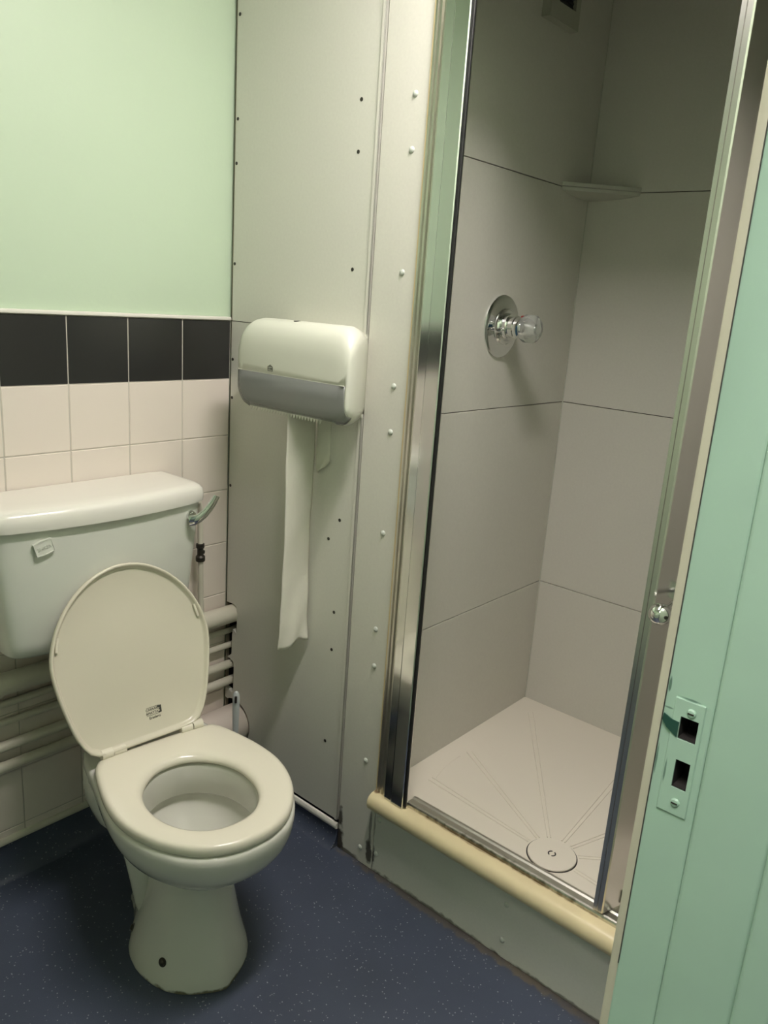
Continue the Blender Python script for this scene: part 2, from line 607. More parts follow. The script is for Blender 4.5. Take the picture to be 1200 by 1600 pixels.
dchild(finish('architrave', bm, M['arch'], bevel=0.002, seg=2, smooth=40))
# strike plate (painted over) with keeper lip and two screws
sp = dchild(box_obj('strike_plate', (JX - .0016, -1.5425, 1.050), (JX + .001, -1.5205, 1.142), M['jamb'], bevel=0.0006, seg=1, smooth=0))
cut(sp, [H1, H2])
bm = B()
add_prism(bm, [(-1.5262, 1.1115), (-1.5262, 1.1235), (-1.520, 1.1240), (-1.5145, 1.1265), (-1.5140, 1.1215), (-1.518, 1.1165)], JX - .0024, JX - .0012, 0)
dchild(finish('chipped_lip', bm, M['chip'], smooth=0))
for z, y in ((1.1335, -1.5335), (1.0605, -1.5335)):
    bm = B()
    add_lathe(bm, [(0, .0034), (.0012, .0034), (.0022, .0026), (.0024, .0006)], (JX - .001, y, z), (-1, 0, 0), 14)
    s = dchild(finish('screw', bm, M['jamb']))
    box_obj('slot', (JX - .0039, y - .0022, z - .0005), (JX - .003, y + .0022, z + .0005), M['screw'], smooth=0)
    q = bpy.data.objects['slot'] if 'slot' in bpy.data.objects and bpy.data.objects['slot'].parent is None else [x for x in bpy.data.objects if x.name.startswith('slot') and x.parent is None][0]
    q.parent = s
# a dry paint crack beside the architrave and a few dents in the paint
bm = B()
add_box(bm, (JX - .0008, -1.5133, 0.9), (JX + .0005, -1.5127, 2.03))
dchild(finish('paint_crack', bm, M['ink'], smooth=0))

# ================================================================== SERVICE-DUCT PANELS (right wall)
def screw_at(parent, y, z, x=0.0):
    bm = B()
    add_lathe(bm, [(0, .0042), (.0006, .0042), (.0008, .003), (.0002, .0012)], (x, y, z), (-1, 0, 0), 12)
    return finish('screw', bm, M['screw'], parent)


def rivet_at(parent, y, z, x=0.0):
    bm = B()
    add_lathe(bm, [(0, .0068), (.0012, .0066), (.0032, .005), (.0044, .0026), (.0048, .0004)], (x, y, z), (-1, 0, 0), 16)
    return finish('rivet', bm, M['rivet'], parent)


PY0 = -0.013
bm = B()
add_prism(bm, [(PY0, TILE_TOP + .0005), (PY0, CEIL), (Y_SEAM + .004, CEIL), (Y_SEAM + .004, TILE_TOP + .0005)], 0.0, 0.012, 0)
up_panel = finish('wall_panel', bm, M['panel'], bevel=0.001, seg=1, smooth=0)
tag(up_panel, 'tall pale grey laminate panel above the toilet paper dispenser', 'wall panel', 'laminate panels beside the toilet')
for y, z in ((-.0225, 2.025), (-.022, 1.80), (-.020, 1.70), (-.020, 1.464), (-.429, 1.805), (-.428, 1.703), (-.43, 1.462), (-.43, 2.03)):
    screw_at(up_panel, y, z)

def arc(cy, cz, r, a0, a1, n=20):
    return [(cy - r * math.sin(R(a0 + (a1 - a0) * i / n)), cz + r * math.cos(R(a0 + (a1 - a0) * i / n))) for i in range(n + 1)]
poly = [(PY0, TILE_TOP - .0012), (PY0, .546)]
poly += [(-.046, .547), (-.056, .540), (-.0585, .52), (-.0585, .462), (-.042, .470), (-.039, .452), (-.0375, .392), (-.028, .384), (-.020, .378)]
poly += [(-.030, .376), (-.046, .371), (-.049, .36), (-.048, .280), (-.042, .272), (PY0, .280), (PY0, .2475)]
poly += [q for q in arc(-.057, .186, .0680, -30, 210, 26)]
poly += [(PY0, .13), (PY0, .079), (Y_SEAM + .004, .079), (Y_SEAM + .004, TILE_TOP - .0012)]
bm = B()
add_prism(bm, poly, 0.0, 0.012, 0)
lo_panel = finish('wall_panel', bm, M['panel'], smooth=0)
tag(lo_panel, 'pale grey laminate panel behind the hanging toilet paper, notched round the pipes', 'wall panel', 'laminate panels beside the toilet')
for y, z in ((-.019, 1.225), (-.019, 1.125), (-.019, .886), (-.435, 1.122), (-.434, .885), (-.432, .647), (-.431, .546), (-.426, .286), (-.40, .83)):
    screw_at(lo_panel, y, z)
bm = B()
add_box(bm, (0.0125, Y_SEAM + .002, .0), (0.0155, PY0, CEIL))
# raised white edging down the seam side of both panels
bm.free()
bm = B()
add_box(bm, (-.004, Y_SEAM + .0005, .079), (0.011, Y_SEAM + .0038, CEIL))
add_box(bm, (-.004, Y_SEAM + .0005, .079), (0.0, Y_SEAM + .011, CEIL))
tag(finish('edging_strip', bm, M['strip'], bevel=0.0012, seg=1, smooth=0), 'thin pale edging strip down the seam between screwed panel and riveted strip', 'edging')
box_obj('panel_joint_backing', (.0125, Y_SEAM + .006, 1.30), (.015, PY0, 1.345), M['joint'], lo_panel, smooth=0)

struct(box_obj('trim_3', (.004, Y_SEAM - .0034, .079), (.0115, Y_SEAM + .0004, CEIL), M['joint'], smooth=0))  # dark strip in the seam groove, painting its shadow line
struct(box_obj('trim_4', (.0015, -.0128, .08), (.012, -.0088, CEIL), M['joint_pale'], smooth=0))
# riveted cover strip and riser under the sill
bm = B()
add_box(bm, (-.001, Y_STRIP, 0.0005), (0.014, Y_SEAM - .0035, CEIL))
strip = finish('cover_strip', bm, M['strip'], bevel=0.001, seg=1, smooth=0)
tag(strip, 'narrow pale grey strip with a column of rivets beside shower frame, grimy at its foot', 'wall panel')
for y, z in ((-.576, 1.801), (-.577, 1.698), (-.575, 1.46), (-.574, 1.222), (-.574, 1.121), (-.573, .887), (-.572, .649), (-.575, .555), (-.570, .296), (-.571, .045), (-.576, 2.03)):
    rivet_at(strip, y, z, -.001)
bm = B()
add_box(bm, (-.001, -1.414, 0.0005), (0.014, Y_STRIP - .0016, .2))
riser = finish('riser_panel', bm, M['riser'], bevel=0.001, seg=1, smooth=0)
tag(riser, 'low grey riser panel under the cream shower sill, rivets on its face', 'wall panel')
for y, z in ((-1.002, .140), (-1.002, .046), (-.628, .155), (-.625, .055)):
    rivet_at(riser, y, z, -.001)

# ================================================================== SHOWER
# cream bullnose sill
prof = [(0.004, .1895), (-.012, .1895), (-.026, .192), (-.034, .199), (-.0375, .209), (-.0365, .221), (-.031, .230), (-.022, .2352), (-.010, .2365), (0.004, .2365)]
bm = B()
add_prism(bm, prof, -1.413, -.6125, 1)
tag(finish('shower_sill', bm, M['sill'], bevel=0.0, smooth=50), 'yellowed cream bullnose sill along the bottom of the shower opening', 'sill')

# tray with radiating drain channels
DR = (0.135, -1.028)
bm = B()
N = 96
add_box(bm, (0.0165, SH_Y2 + .0005, .02), (SH_X - .0005, SH_Y - .0005, TRAY_Z))
tray = finish('shower_tray', bm, M['tray'], smooth=0)
tag(tray, 'white shower tray with shallow grooves fanning out from the round drain', 'shower tray')
# rounded dish panels raised 1.5 mm between the grooves (fan of wedges round the drain)
def rrect(x0, y0, x1, y1, r, n=8):
    pts = []
    for cx, cy, a0 in ((x1 - r, y1 - r, 0), (x0 + r, y1 - r, 90), (x0 + r, y0 + r, 180), (x1 - r, y0 + r, 270)):
        for i in range(n + 1):
            a = R(a0 + 90 * i / n)
            pts.append((cx + r * math.cos(a), cy + r * math.sin(a)))
    return pts
outline = rrect(0.062, SH_Y2 + .06, SH_X - .05, SH_Y - .06, .06)
ends = [(0.168, -.652), (0.35, -.648), (0.677, -.650), (0.69, -.99), (0.69, -1.22), (0.45, -1.40), (.10, -1.40)]
bm = B()
ga = [math.atan2(e[1] - DR[1], e[0] - DR[0]) for e in ends]
def hit(a):
    return polar_hit(outline, DR, a)
def polar_hit(poly, c, a):
    dx, dy = math.cos(a), math.sin(a)
    best = 0
    k = len(poly)
    for i in range(k):
        x0, y0 = poly[i][0] - c[0], poly[i][1] - c[1]
        ex, ey = poly[(i + 1) % k][0] - c[0] - x0, poly[(i + 1) % k][1] - c[1] - y0
        den = dx * ey - dy * ex
        if abs(den) < 1e-12:
            continue
        tt = (x0 * ey - y0 * ex) / den
        s = (x0 * dy - y0 * dx) / den
        if tt > 0 and -1e-9 <= s <= 1 + 1e-9:
            best = max(best, tt)
    return best
# grooves: slim raised beads along both lips of each channel
def bead(bm, a, b2, w, h):
    a, b2 = Vector(a), Vector(b2)
    d = (b2 - a).normalized()
    s = Vector((-d.y, d.x, 0)) * w
    rings = []
    for p in (a, b2):
        rings.append([p - s, p - s * .5 + Vector((0, 0, h)), p + s * .5 + Vector((0, 0, h)), p + s])
    add_loft(bm, rings, True, True, closed=True)
for e, g in zip(ends, ga):
    d = Vector((math.cos(g), math.sin(g), 0))
    s = Vector((-d.y, d.x, 0))
    L = (Vector((e[0], e[1])) - Vector(DR)).length
    p0 = Vector((DR[0], DR[1], TRAY_Z - .0002)) + d * .062
    p1 = Vector((DR[0], DR[1], TRAY_Z - .0002)) + d * L
    for sg in (-1, 1):
        bead(bm, p0 + s * sg * .004, p1 + s * sg * .0075, .0018, .0020)
# rounded lip line in the near left corner
lp = [(0.165, -.74), (0.150, -.70), (0.163, -.668), (0.20, -.652), (0.28, -.640), (0.335, -.645)]
lp = chaikin(lp, 2, False)
for a, b2 in zip(lp[:-1], lp[1:]):
    bead(bm, (a[0], a[1], TRAY_Z - .0002), (b2[0], b2[1], TRAY_Z - .0002), .0012, .0009)
finish('drain_grooves', bm, M['tray'], tray, smooth=50)
bm = B()
add_lathe(bm, [(-.001, .058), (.0005, .058), (.0005, .0545), (-.001, .0545)], (DR[0], DR[1], TRAY_Z), (0, 0, 1), 48)
finish('drain_rim', bm, M['screw'], tray)
bm = B()
add_lathe(bm, [(0, .0552), (.003, .0552), (.0042, .054), (.0046, .050), (.0046, .010), (.0046, .0001)], (DR[0], DR[1], TRAY_Z), (0, 0, 1), 48)
dc = finish('drain_cover', bm, M['tray'], tray)
bm = B()
for a0 in (20, 200):
    pts_o = [(.0095 * math.cos(R(a0 + 140 * i / 10)), .0095 * math.sin(R(a0 + 140 * i / 10))) for i in range(11)]
    pts_i = [(.0065 * math.cos(R(a0 + 140 * i / 10)), .0065 * math.sin(R(a0 + 140 * i / 10))) for i in range(11)]
    add_prism(bm, [(DR[0] + p[0], DR[1] + p[1]) for p in pts_o + pts_i[::-1]], TRAY_Z + .0044, TRAY_Z + .0052, 2)
finish('finger_slot', bm, M['screw'], dc, smooth=0)

# aluminium door frame
fr = thing('shower_door_surround', 'polished aluminium shower door frame with black seal, standing on cream sill', 'shower frame', (0.0, -.66, .2365))
def fchild(o):
    o.parent = fr
    o.matrix_parent_inverse = Matrix.Translation(-fr.location)
    return o
FT = 2.00
ZB = .237
bm = B()
add_box(bm, (-.0065, -.6172, ZB), (.012, -.6118, FT))
fchild(finish('sealant_bead', bm, M['sealant'], bevel=.0012, seg=1, smooth=0))
bm = B()    # ribbed wall channel
prof = [(.02, -.6172), (-.006, -.6172), (-.010, -.619), (-.010, -.6235), (-.006, -.6255), (-.006, -.6285), (-.012, -.6305), (-.012, -.6355), (-.007, -.6375), (-.007, -.6405), (-.013, -.6425), (-.013, -.6475), (.02, -.6475)]
add_prism(bm, prof, ZB, FT, 2)
fchild(finish('wall_channel', bm, M['alu_dull'], smooth=0))
bm = B()    # flat chrome frame, stepped
prof = [(-.015, -.6477), (-.018, -.650), (-.0185, -.6700), (-.0165, -.6712), (-.0165, -.6722), (-.0195, -.6730), (-.0195, -.7055), (-.017, -.7072), (.0, -.7072), (.0, -.6477)]
add_prism(bm, prof, ZB, FT, 2)
fchild(finish('jamb_profile', bm, M['alu'], smooth=0))
bm = B()
add_box(bm, (-.015, -.7135, ZB + .004), (-.0095, -.7073, FT))
add_box(bm, (-.0095, -.7100, ZB + .004), (-.005, -.7073, FT))
fchild(finish('magnetic_seal', bm, M['black'], bevel=.001, seg=1, smooth=0))
bm = B()
add_prism(bm, [(-.001, .2366), (-.001, .2425), (.001, .2465), (.005, .2478), (.019, .2478), (.024, .2500), (.030, .2500), (.030, .2070), (.0168, .2070), (.0168, .2366)], -1.3985, -.7074, 1)
fchild(finish('bottom_rail', bm, M['alu_dull'], smooth=0))
bm = B()
add_box(bm, (-.02, -1.40, FT - .035), (.02, -.7175, FT))
fchild(finish('head_rail', bm, M['alu'], bevel=.002, smooth=0))
bm = B()
add_box(bm, (-.02, -1.4135, ZB), (.02, -1.3985, FT))
fchild(finish('hinge_post', bm, M['alu'], bevel=.002, smooth=0))

# pivoting door leaf swung inwards: pivot stile, glass, outer stile, knob
bd = thing('pivot_shower_door', 'inward-swung shower door with upright polished aluminium stile and chrome ball knob', 'shower door', (0.01, -1.21, .25))
def bchild(o):
    o.parent = bd
    o.matrix_parent_inverse = Matrix.Translation(-bd.location)
    return o
DZ0, DZ1 = .2515, 1.960
bm = B()
prof = [(-.002, -1.1925), (-.002, -1.2000), (.0005, -1.2005), (.0005, -1.2018), (-.003, -1.2025), (-.003, -1.2105), (.000, -1.2130), (.0565, -1.2295), (.060, -1.2280), (.060, -1.1935), (.058, -1.1915), (.0, -1.1915)]
add_prism(bm, prof, DZ0, DZ1, 2)
bchild(finish('leading_stile', bm, M['alu_brushed'], smooth=0))
bm = B()
add_box(bm, (.0605, -1.2285, DZ0), (.0740, -1.194, DZ1))
bchild(finish('glazing_gasket', bm, M['black'], smooth=0))
bchild(box_obj('glass_pane', (.0745, -1.205, DZ0 + .01), (.525, -1.201, DZ1 - .01), M['glass'], smooth=0))
bm = B()
add_box(bm, (.5255, -1.213, DZ0), (.555, -1.193, DZ1))
bchild(finish('outer_stile', bm, M['alu'], bevel=.004, smooth=0))
# pivot block with two slots at the stile's foot
blk = bchild(box_obj('pivot_block', (.048, -1.2345, DZ0 + .001), (.066, -1.2300, DZ0 + .032), M['alu_dull'], bevel=.001, seg=1, smooth=0))
for z in (.262, .274):
    q = box_obj('slot', (.052, -1.2353, z), (.0655, -1.2343, z + .004), M['black'], blk, smooth=0)
# knob: chrome ball on a short stem and bracket
KN = Vector((-.05, -1.242, .918))
bm = B()
add_lathe(bm, [(-.0195, .0005), (-.0185, .0065), (-.0155, .0118), (-.0095, .0170), (-.002, .0192), (.005, .0182), (.011, .0150), (.0155, .0100), (.018, .008)], KN, (1, 0, .12), 28)
kb = bchild(finish('knob', bm, M['chrome']))
bm = B()
add_tube(bm, [KN + Vector((.015, 0, .002)), KN + Vector((.1035, 0, .010))], .0046, 14)
add_box(bm, (.053, -1.2475, .912), (.0595, -1.2284, .945))
bchild(finish('knob_stem', bm, M['chrome']))
bm = B()
add_lathe(bm, [(0, .0032), (.002, .0032), (.0022, .0005)], KN + Vector((-.0115, -.0142, .001)), (-.62, -.78, 0), 12)
finish('screw', bm, M['screw'], kb)

# shower valve on the left shower wall
VC = Vector((.385, SH_Y, 1.358))
va = thing('shower_valve', 'round chrome shower valve with clear knob, red and blue marks, on grey shower wall', 'shower valve', VC)
def vchild(o, p=None):
    o.parent = p or va
    if p is None:
        o.matrix_parent_inverse = Matrix.Translation(-va.location)
    return o
bm = B()
add_lathe(bm, [(0, .076), (.003, .076), (.0055, .0735), (.007, .066), (.0085, .045), (.009, .044)], VC, (0, -1, 0), 48)
vchild(finish('backplate', bm, M['chrome']))
bm = B()
add_lathe(bm, [(.008, .044), (.016, .043), (.019, .040), (.0195, .034), (.019, .033), (.030, .032)], VC, (0, -1, 0), 40)
vchild(finish('control_ring', bm, M['chrome']))
bm = B()
add_tube(bm, [VC + Vector((-.02, -.024, -.004)), VC + Vector((-.055, -.026, -.010)), VC + Vector((-.062, -.026, -.011))], [.0055, .0048, .003], 12)
vchild(finish('lever_pin', bm, M['chrome']))
bm = B()
add_lathe(bm, [(.030, .026), (.040, .0255), (.041, .028), (.046, .028), (.048, .026), (.056, .0255), (.060, .024)], VC, (0, -1, 0), 36)
body = vchild(finish('spindle_body', bm, M['chrome']))
kk = 10
rings = []
for h, r_, f in ((.060, .024, 0), (.066, .030, .0), (.074, .0335, .0012), (.090, .0335, .0012), (.098, .031, .001), (.104, .025, 0), (.107, .015, 0), (.107, .0005, 0)):
    rings.append([VC + Vector((math.cos(2 * PI * j / 40) * (r_ + f * math.cos(kk * 2 * PI * j / 40)), -h, math.sin(2 * PI * j / 40) * (r_ + f * math.cos(kk * 2 * PI * j / 40)))) for j in range(40)])
bm = B()
add_loft(bm, rings)
knob = vchild(finish('clear_knob', bm, M['acrylic']))
bm = B()
add_lathe(bm, [(.0605, .016), (.092, .012), (.1025, .012), (.1028, .0005)], VC, (0, -1, 0), 24)
vchild(finish('knob_core', bm, M['chrome']), knob)
for nm, mm, a0, a1 in (('red_mark', 'red', 50, 110), ('blue_mark', 'blue', 170, 220)):
    bm = B()
    outer = [(VC.x + .0300 * math.cos(R(a0 + (a1 - a0) * i / 8)), VC.z + .0300 * math.sin(R(a0 + (a1 - a0) * i / 8))) for i in range(9)]
    inner = [(VC.x + .019 * math.cos(R(a0 + (a1 - a0) * i / 8)), VC.z + .019 * math.sin(R(a0 + (a1 - a0) * i / 8))) for i in range(9)]
    add_prism(bm, outer + inner[::-1], SH_Y - .0612, SH_Y - .0602, 1)
    vchild(finish(nm, bm, M[mm], smooth=0), knob)

# corner shelf
bm = B()
sx, sy, sz = SH_X - .0005, SH_Y - .0005, 1.7149
tri = lambda k: [(sx, sy), (sx - .150 * k, sy), (sx - .146 * k, sy - .006), (sx - .006, sy - .146 * k), (sx, sy - .150 * k)]
add_prism(bm, [(a, b2) for a, b2 in tri(1.0)], sz + .0015, sz + .012, 2)
sh = finish('corner_shelf', bm, M['shelf'], bevel=.0012, seg=1, smooth=0)
tag(sh, 'small triangular shelf in the far corner of the shower', 'shelf')
bm = B()
add_loft(bm, [[(a, b2, sz + .0002) for a, b2 in tri(.985)], [(a, b2, sz - .008) for a, b2 in tri(.97)], [(a, b2, sz - .014) for a, b2 in tri(.70)], [(a, b2, sz - .018) for a, b2 in tri(.28)]])
finish('shelf_bracket', bm, M['shelf'], sh, smooth=0)

# wall unit near the shower ceiling
vt = thing('vent_unit', 'small grey wall box with dark grille high on the shower wall', 'vent', (.487, SH_Y, 2.05))
def tchild(o):
    o.parent = vt
    o.matrix_parent_inverse = Matrix.Translation(-vt.location)
    return o
bm = B()
for lo, hi in (((.418, SH_Y - .022, 2.052), (.455, SH_Y, 2.195)), ((.533, SH_Y - .022, 2.052), (.553, SH_Y, 2.195)), ((.455, SH_Y - .022, 2.052), (.533, SH_Y, 2.090)), ((.455, SH_Y - .022, 2.165), (.533, SH_Y, 2.195))):
    add_box(bm, lo, hi)
tchild(finish('housing', bm, M['vent'], smooth=0))
bm = B()
add_box(bm, (.4552, SH_Y - .012, 2.0902), (.5328, SH_Y - .001, 2.1648))
for i in range(7):
    add_box(bm, (.457, SH_Y - .015, 2.094 + i * .010), (.531, SH_Y - .0118, 2.098 + i * .010))
tchild(finish('grille', bm, M['grille'], smooth=0))
bm = B()
add_lathe(bm, [(0, .006), (.006, .006), (.008, .004), (.0085, .0005)], (.560, SH_Y, 2.126), (0, -1, 0), 14)
tchild(finish('screw', bm, M['screw']))

# ================================================================== PIPES
def pipe(z, y, r, label, m='pipe', x0=X_LEFT + .001, x1=0.24, sleeve=None):
    bm = B()
    add_tube(bm, [(x0, y, z), (x1, y, z)], r, 20)
    o = finish('pipe', bm, M[m])
    tag(o, label, 'pipe', 'painted pipes along the tiled wall')
    if sleeve:
        bm = B()
        add_tube(bm, [(sleeve[0], y, z), (sleeve[1], y, z)], r + .0035, 20)
        finish('socket_joint', bm, M[m], o)
    return o
pipe(.5165, -.036, .0255, 'thick white pipe, highest of the pipes under the cistern', sleeve=(-.72, -.652))
pipe(.459, -.020, .0088, 'thin white pipe running right below the thick top pipe')
pipe(.413, -.020, .0088, 'thin white pipe, third from the top under the cistern')
pipe(.356, -.026, .0125, 'medium white pipe, fourth from the top under the cistern')
pipe(.304, -.026, .0125, 'medium white pipe directly above the fat soil pipe')
bm = B()
add_tube(bm, [(-.2980, -.064, .186), (-.005, -.064, .186), (.24, -.064, .186)], .0545, 36)
sp_ = finish('soil_pipe', bm, M['soil'])
tag(sp_, 'fat pinkish white soil pipe going into the panel behind toilet brush', 'pipe')
# fill supply pipe with isolating valve
sup = thing('supply_pipe', 'upright white water pipe with dark valve to the right of cistern', 'pipe', (-.112, -.045, .5425))
def schild(o):
    o.parent = sup
    o.matrix_parent_inverse = Matrix.Translation(-sup.location)
    return o
bm = B()
add_tube(bm, [(-.1115, -.045, .5405), (-.116, -.046, .62), (-.1175, -.047, .715)], .0078, 16)
schild(finish('lower_pipe', bm, M['pipe']))
bm = B()
add_tube(bm, [(-.119, -.048, .748), (-.1205, -.049, .80), (-.122, -.051, .845), (-.130, -.056, .866), (-.155, -.062, .874), (-.196, -.066, .875)], [.0075, .0074, .0070, .0065, .006, .006], 16)
schild(finish('upper_pipe', bm, M['pipe']))
bm = B()
V0 = Vector((-.1178, -.047, .700))
add_lathe(bm, [(0, .006), (.001, .0118), (.004, .013), (.013, .013), (.016, .0105), (.018, .0085), (.036, .0085), (.038, .0105), (.041, .0115), (.049, .0112), (.051, .007)], V0, (-.03, -.02, 1), 10)
schild(finish('isolating_valve', bm, M['brass']))
bm = B()
add_lathe(bm, [(0, .005), (.011, .005), (.012, .002)], V0 + Vector((0, 0, .027)), (.5, -.8, 0), 10)
schild(finish('valve_screw', bm, M['brass']))

# ================================================================== CISTERN
CX = -.447
def cis(hw, yb, yf, bow, z, shrink=0.0):
    hw -= shrink
    yf += shrink * .8
    pts = [(hw, yb), (hw, yf * .5), (hw, yf + bow + .020), (hw - .016, yf + bow + .001)]
    k = 8
    for i in range(1, k):
        t = 1 - 2 * i / k
        pts.append((t * (hw - .016), yf + bow * t * t))
    pts += [(-hw + .016, yf + bow + .001), (-hw, yf + bow + .020), (-hw, yf * .5), (-hw, yb)]
    # smooth only the front part
    sm = chaikin(pts, 2, False)
    sm = [pts[0]] + sm + [pts[-1]]
    return [(CX + p[0], p[1], z) for p in sm]
ct = thing('cistern', 'low-level white toilet cistern with lever on its right, hung on tiled wall', 'cistern', (CX, -.01, .6135))
def cchild(o, p=None):
    o.parent = p or ct
    if p is None:
        o.matrix_parent_inverse = Matrix.Translation(-ct.location)
    return o
bm = B()
rings = []
for z, hw, yf, sh_ in ((.6135, .219, -.166, .030), (.6145, .219, -.171, .016), (.619, .221, -.176, .006), (.628, .223, -.180, .001), (.655, .225, -.183, 0), (.75, .235, -.186, 0), (.85, .246, -.189, 0), (.904, .252, -.190, 0)):
    rings.append(cis(hw, -.0105, yf, .026, z, sh_))
add_loft(bm, rings)
cchild(finish('body', bm, M['cistern'], smooth=40))
bm = B()
rings = []
for z, sh_ in ((.9045, .006), (.9055, .001), (.911, 0), (.925, .0), (.936, .0025), (.943, .008), (.947, .016), (.949, .028), (.950, .06)):
    rings.append(cis(.259, -.0105, -.203, .030, z, sh_))
add_loft(bm, rings)
cchild(finish('cover', bm, M['cistern_lid'], smooth=50))
# maker badge with raised lettering, stuck on crooked
bx = Matrix.Translation(Vector((-.604, -.1812, .8685))) @ Matrix.Rotation(R(-6), 4, 'Z') @ Matrix.Rotation(R(90), 4, 'X') @ Matrix.Rotation(R(16), 4, 'Z')
bm = B()
bp_ = []
for i in range(9):
    t = -1 + 2 * i / 8
    bp_.append((t * .019, -.0135 - .0022 * (1 - t * t)))
for i in range(9):
    t = 1 - 2 * i / 8
    bp_.append((t * .019 + (.0 if abs(t) < .99 else 0), .0135 + .0022 * (1 - t * t)))
bp_ = [(x * (1 + .10 * (1 - abs(y) / .0157)), y) for x, y in bp_]
add_prism(bm, bp_, -.004, .0026, 2)
ring_o = [(x, y) for x, y in bp_]
ring_i = [(x * .9, y * .88) for x, y in bp_]
vo = [bm.verts.new((x, y, .0026)) for x, y in ring_o]
vi = [bm.verts.new((x, y, .0026)) for x, y in ring_i]
vo2 = [bm.verts.new((x, y, .0036)) for x, y in ring_o]
vi2 = [bm.verts.new((x, y, .0036)) for x, y in ring_i]
n_ = len(vo)
for i in range(n_):
    j = (i + 1) % n_
    bm.faces.new((vo[i], vo[j], vo2[j], vo2[i]))
    bm.faces.new((vo2[i], vo2[j], vi2[j], vi2[i]))
    bm.faces.new((vi2[i], vi2[j], vi[j], vi[i]))
bmesh.ops.transform(bm, matrix=bx, verts=bm.verts[:])
bg = cchild(finish('badge', bm, M['cistern'], smooth=0))
o = text_mesh('SHIRES', .0092, .0006, M['cistern'], 'badge_lettering', ct, bx @ Matrix.Translation((0, 0, .0030)))
cchild(o, bg)
# chrome flush lever
bm = B()
add_lathe(bm, [(0, .013), (.006, .013), (.010, .0115), (.012, .006)], (-.238, -.1660, .874), (0.05, -1, 0), 20)
lv = cchild(finish('flush_lever', bm, M['chrome']))
bm = B()
lp_ = [(-.250, -.180, .8655), (-.241, -.187, .8665), (-.229, -.192, .872), (-.217, -.196, .8815), (-.206, -.199, .894), (-.1965, -.202, .908), (-.189, -.205, .923)]
rings = []
lp_ = [Vector(p) for p in lp_]
for i, p in enumerate(lp_):
    d = (lp_[min(i + 1, 6)] - lp_[max(i - 1, 0)]).normalized()
    a = Vector((0, -1, 0))
    a = (a - d * a.dot(d)).normalized()
    b2 = d.cross(a)
    wa = (.007, .0075, .007, .0064, .006, .0056, .0046)[i]
    wb_ = (.0145, .0140, .0120, .0112, .0108, .0102, .0092)[i]
    rings.append([p + a * wa * math.cos(2 * PI * j / 16) + b2 * wb_ * math.sin(2 * PI * j / 16) for j in range(16)])
add_loft(bm, rings)
cchild(finish('lever_arm', bm, M['chrome'], smooth=60), lv)
# flush pipe behind the lid
bm = B()
add_tube(bm, [(-.43, -.11, .613), (-.43, -.11, .50), (-.428, -.115, .40), (-.427, -.135, .355), (-.426, -.165, .335)], .0215, 18)
tag(finish('flush_pipe', bm, M['pipe']), 'white flush pipe dropping from the cistern to the back of toilet', 'pipe')

# ================================================================== TOILET
TO = (-.4275, -.3198, 0)
TY = R(-7.5)
to = thing('toilet', 'white china toilet with its seat down and lid raised', 'toilet', TO, TY)
NN = 72
VCEN = (0.0, -.19)
rim_half = [(-.402, 0), (-.400, .035), (-.385, .085), (-.352, .125), (-.30, .160), (-.24, .180), (-.18, .186), (-.12, .180), (-.06, .168), (0, .156), (.06, .148), (.10, .138), (.115, .11), (.118, 0)]
rim = chaikin(sym(rim_half), 2)
hole_half = [(-.335, 0), (-.333, .03), (-.318, .062), (-.285, .092), (-.24, .108), (-.19, .110), (-.145, .098), (-.11, .072), (-.085, .038), (-.078, 0)]
hole = [(u - .011, v) for u, v in chaikin(sym(hole_half), 2)]
foot_half = [(-.327, 0), (-.318, .022), (-.288, .074), (-.245, .107), (-.180, .124), (-.115, .117), (-.075, .094), (-.04, .068), (0, .050), (.05, .040), (.05, 0)]
foot = chaikin([(u - .015, v) for u, v in sym(foot_half)], 1)
def rg(poly, z, s=1.0, c=VCEN, sv=None, dv=0.0):
    sv = s if sv is None else sv
    pts = polar(poly, VCEN, NN)
    return [((p[0] - c[0]) * s + c[0], (p[1] - c[1]) * sv + c[1] + dv, z) for p in pts]
def mixr(a, b2, t, z):
    return [(p[0] * (1 - t) + q[0] * t, p[1] * (1 - t) + q[1] * t, z) for p, q in zip(a, b2)]
neck = [(p[0] - .006, p[1], p[2]) for p in rg(rim, .235, .365, sv=.44, dv=.012)]
footr = rg(foot, 0.0)
bm = B()
rings = [mixr(neck, footr, 1.0, .002), mixr(neck, footr, .985, .010), mixr(neck, footr, .88, .032), mixr(neck, footr, .68, .062), mixr(neck, footr, .48, .10), mixr(neck, footr, .29, .145), mixr(neck, footr, .13, .19), mixr(neck, footr, .02, .225)]
for z, s, sv in ((.238, .385, .46), (.248, .50, .55), (.266, .66, .69), (.286, .795, .81), (.306, .89, .895), (.328, .955, .955), (.350, .99, .99), (.368, 1.0, 1.0), (.379, 1.0, 1.0), (.385, .985, .987), (.3875, .955, .962)):
    rings.append(rg(rim, z, s, sv=sv, dv=.012 * max(0, (.30 - z)) / .065))
for z, s in ((.3875, 1.08), (.3845, 1.03), (.377, 1.01), (.318, 1.01), (.314, 1.03), (.311, 1.10), (.300, 1.10), (.284, 1.04), (.264, .90), (.240, .70), (.215, .50), (.197, .34), (.190, .15)):
    rings.append(rg(hole, z, s, c=(0, -.205)))
add_loft(bm, rings)
pan = finish('pan', bm, M['china'], to, smooth=45)
